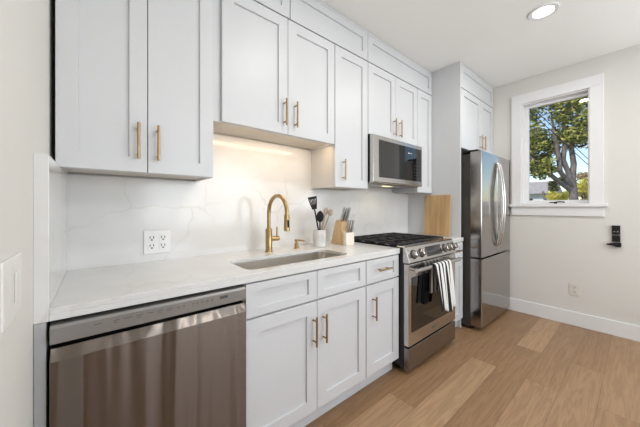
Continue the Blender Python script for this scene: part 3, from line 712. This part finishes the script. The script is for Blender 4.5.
# ------------------------------------------------------------------ outside the window
def nmat(name, c0, c1, scale, rough=.8, **kw):
    m = mat(name, c0, rough); noise_tint(m, c0, c1, scale, 3); return m
M['lawn'] = nmat('dry_grass', (.16, .17, .06), (.26, .24, .11), 3)
M['bark'] = nmat('bark', (.10, .09, .095), (.19, .17, .17), 9)
g = obj('ground', boxes((XR + .14, 60, -30, 30, -.9, -.8)), 'lawn'); g['kind'] = 'structure'
def leafmat(name, cols):
    m = mat(name, cols[0], .55); oi = nd(m, 'ShaderNodeNewGeometry')
    r = ramp(m, [(i / (len(cols) - 1), c) for i, c in enumerate(cols)]); ln(m, oi.outputs['Random Per Island'], r.inputs[0])
    ln(m, r.outputs[0], bsdf(m).inputs['Base Color'])
    t = m.node_tree; tr = t.nodes.new('ShaderNodeBsdfTranslucent'); mx = t.nodes.new('ShaderNodeMixShader'); mx.inputs[0].default_value = .3
    ln(m, r.outputs[0], tr.inputs[0]); out = t.nodes['Material Output']
    ln(m, bsdf(m).outputs[0], mx.inputs[1]); ln(m, tr.outputs[0], mx.inputs[2]); ln(m, mx.outputs[0], out.inputs[0]); return m
M['leaf'] = leafmat('tree_leaves', [(.02, .045, .012), (.07, .12, .02), (.40, .43, .08), (.78, .72, .24)])  # dark end stands in for shade inside the crown, spread at random
M['leafy'] = leafmat('yellow_leaves', [(.40, .40, .06), (.72, .66, .12), (.85, .74, .20)])
M['leafb'] = leafmat('brown_leaves', [(.30, .22, .14), (.46, .34, .20), (.55, .45, .22)])
M['leafd'] = leafmat('dark_leaves', [(.03, .06, .02), (.06, .10, .03), (.14, .17, .05)])
def leaf_cloud(bm, cs, per, size, rnd):
    for (c, r) in cs:
        for _ in range(per):
            v = Vector((rnd.gauss(0, 1), rnd.gauss(0, 1), rnd.gauss(0, 1))); v = v.normalized() * r * rnd.random() ** .45
            p = Vector(c) + Vector((v.x, v.y, v.z * .75))
            a = Vector((rnd.uniform(-1, 1), rnd.uniform(-1, 1), rnd.uniform(-.6, .6))).normalized(); b = a.orthogonal().normalized()
            b = Matrix.Rotation(rnd.uniform(0, 6.28), 3, a) @ b; s = size * rnd.uniform(.6, 1.3)
            q = [p - a * s, p + b * s * .5, p + a * s, p - b * s * .5]
            bm.faces.new([bm.verts.new(x) for x in q])
rnd = random.Random(7)
# the tree stands about nine metres beyond the window wall
tr = thing('tree', (12.5, -.40, -.8), 'large leafy tree with a forked grey trunk outside the window', 'tree')
def br(bm, *pp):
    P = [Vector(p[:3]) for p in pp]; R_ = [p[3] for p in pp]; pts = []; rs = []
    for i in range(len(P) - 1):
        for k in range(4):
            u = k / 4; u2 = u * u * (3 - 2 * u); pts.append(P[i].lerp(P[i + 1], u)); rs.append(R_[i] + (R_[i + 1] - R_[i]) * u)
    pts.append(P[-1]); rs.append(R_[-1]); tube(bm, pts, rs, 10)
bm = B()
br(bm, (12.52, -.38, -.82, .19), (12.5, -.37, .6, .14), (12.49, -.34, 1.45, .12), (12.44, -.30, 2.2, .10), (12.46, -.34, 2.65, .08), (12.42, -.28, 3.25, .07), (12.5, -.42, 4.3, .05))
br(bm, (12.44, -.30, 2.05, .09), (12.3, -.20, 2.45, .07), (12.2, -.10, 2.8, .08), (12.3, -.14, 3.4, .06), (12.3, -.1, 4.3, .04), (12.3, .05, 5.1, .012))
br(bm, (12.46, -.31, 1.75, .09), (12.2, -.02, 2.05, .07), (11.9, .22, 2.35, .07), (11.6, .40, 2.6, .05), (11.3, .7, 3.0, .03))
br(bm, (12.40, -.26, 1.95, .08), (12.1, -.05, 2.4, .068), (12.05, .0, 3.0, .07), (12.0, .1, 3.8, .04), (11.95, .2, 4.8, .012))
br(bm, (12.42, -.28, 3.2, .07), (12.5, -.5, 3.8, .05), (12.7, -.9, 4.4, .03))
obj('trunk', bm, 'bark', tr, smooth=True)
cs = []
for _ in range(100):
    cs.append(((rnd.uniform(11.4, 13.6), rnd.uniform(-1.5, 1.1), rnd.uniform(3.35, 5.6)), rnd.uniform(.25, .5)))
for _ in range(26):
    cs.append(((rnd.uniform(11.4, 12.6), rnd.uniform(.15, .85), rnd.uniform(2.3, 3.6)), rnd.uniform(.2, .32)))
for _ in range(5):
    cs.append(((rnd.uniform(12.9, 13.4), rnd.uniform(-.1, .35), rnd.uniform(1.9, 2.3)), rnd.uniform(.14, .2)))
bm = B(); leaf_cloud(bm, cs, 135, .058, rnd); o = obj('foliage', bm, 'leaf', tr)
def bush(name, label, m, x, y, z0, h, wid, nb, per, size, seed):
    r = random.Random(seed); t = thing(name, (x, y, -.8), label, 'bush' if name == 'bush' else 'tree')
    bm = B()
    for k in range(5): br(bm, (x + r.uniform(-.1, .1), y + r.uniform(-.1, .1), -.82, .04), (x + r.uniform(-.3, .3), y + r.uniform(-wid, wid) * .4, z0 + h * .5, .02), (x, y + r.uniform(-wid, wid) * .7, z0 + h * .9, .01))
    obj('stems', bm, 'bark', t)
    cs = [((x + r.uniform(-.5, .5), y + r.uniform(-wid, wid), z0 + r.uniform(0, h)), r.uniform(.25, .42)) for _ in range(nb)]
    bm = B(); leaf_cloud(bm, cs, per, size, r); obj('foliage', bm, m, t)
bush('bush', 'sunlit yellow green bush left of the tree trunk outside the window', 'leafy', 15.5, .48, -.3, 2.0, .28, 26, 70, .09, 3)
bush('bush', 'yellow bush right of the tree trunk outside the window', 'leafy', 17.5, -.15, -.3, 2.55, .30, 28, 70, .09, 5)
bush('background_tree', 'brownish distant tree right of the trunk outside the window', 'leafb', 21.0, .10, .5, 2.5, .40, 26, 70, .11, 8)
# pale house far behind
M['siding'] = nmat('pale_siding', (.50, .55, .62), (.56, .61, .68), 1); M['roofing'] = nmat('roof_shingle', (.30, .28, .28), (.40, .37, .36), 5)
hs = thing('house', (25.5, 4.6, -.8), 'pale blue house far behind the tree outside the window', 'house')
obj('house_walls', boxes((23, 28, 2.2, 7.0, -.8, 2.1)), 'siding', hs)
bm = B(); prism(bm, [(22.6, 2.1), (28.4, 2.1), (25.5, 3.1)], 'y', 2.0, 7.3); obj('roof', bm, 'roofing', hs)
obj('window', boxes((22.95, 22.999, 2.9, 3.5, .9, 1.8)), 'bglass', hs)
# leaning post and fence line
bm = B(); tube(bm, [(14.3, .66, -.82), (14.3, .62, .8), (14.3, .80, 1.85)], [.05, .045, .04], 10)
tag(obj('leaning_post', bm, 'bark', smooth=True), 'thin dark leaning stump post left of the tree outside the window', 'post')
for k, (dz, lb) in enumerate(((0, 'upper utility wire crossing the sky outside the window'), (-.15, 'lower utility wire crossing the sky outside the window'))):
    off = Vector((0, 0, dz)); A = Vector((8.98, -.03, 3.80)); V = Vector((1.02, -.86, -1.21))
    a = A - V * 1.5 + off; b = A + V * (3.75 + dz / 1.21) + off; bm = B()
    tube(bm, [a.lerp(b, u / 12) + Vector((0, 0, -.12 * math.sin(PI * u / 12))) for u in range(13)], .008, 6)
    tag(obj('utility_wire', bm, 'black', smooth=True), lb, 'wire', 'utility wires')
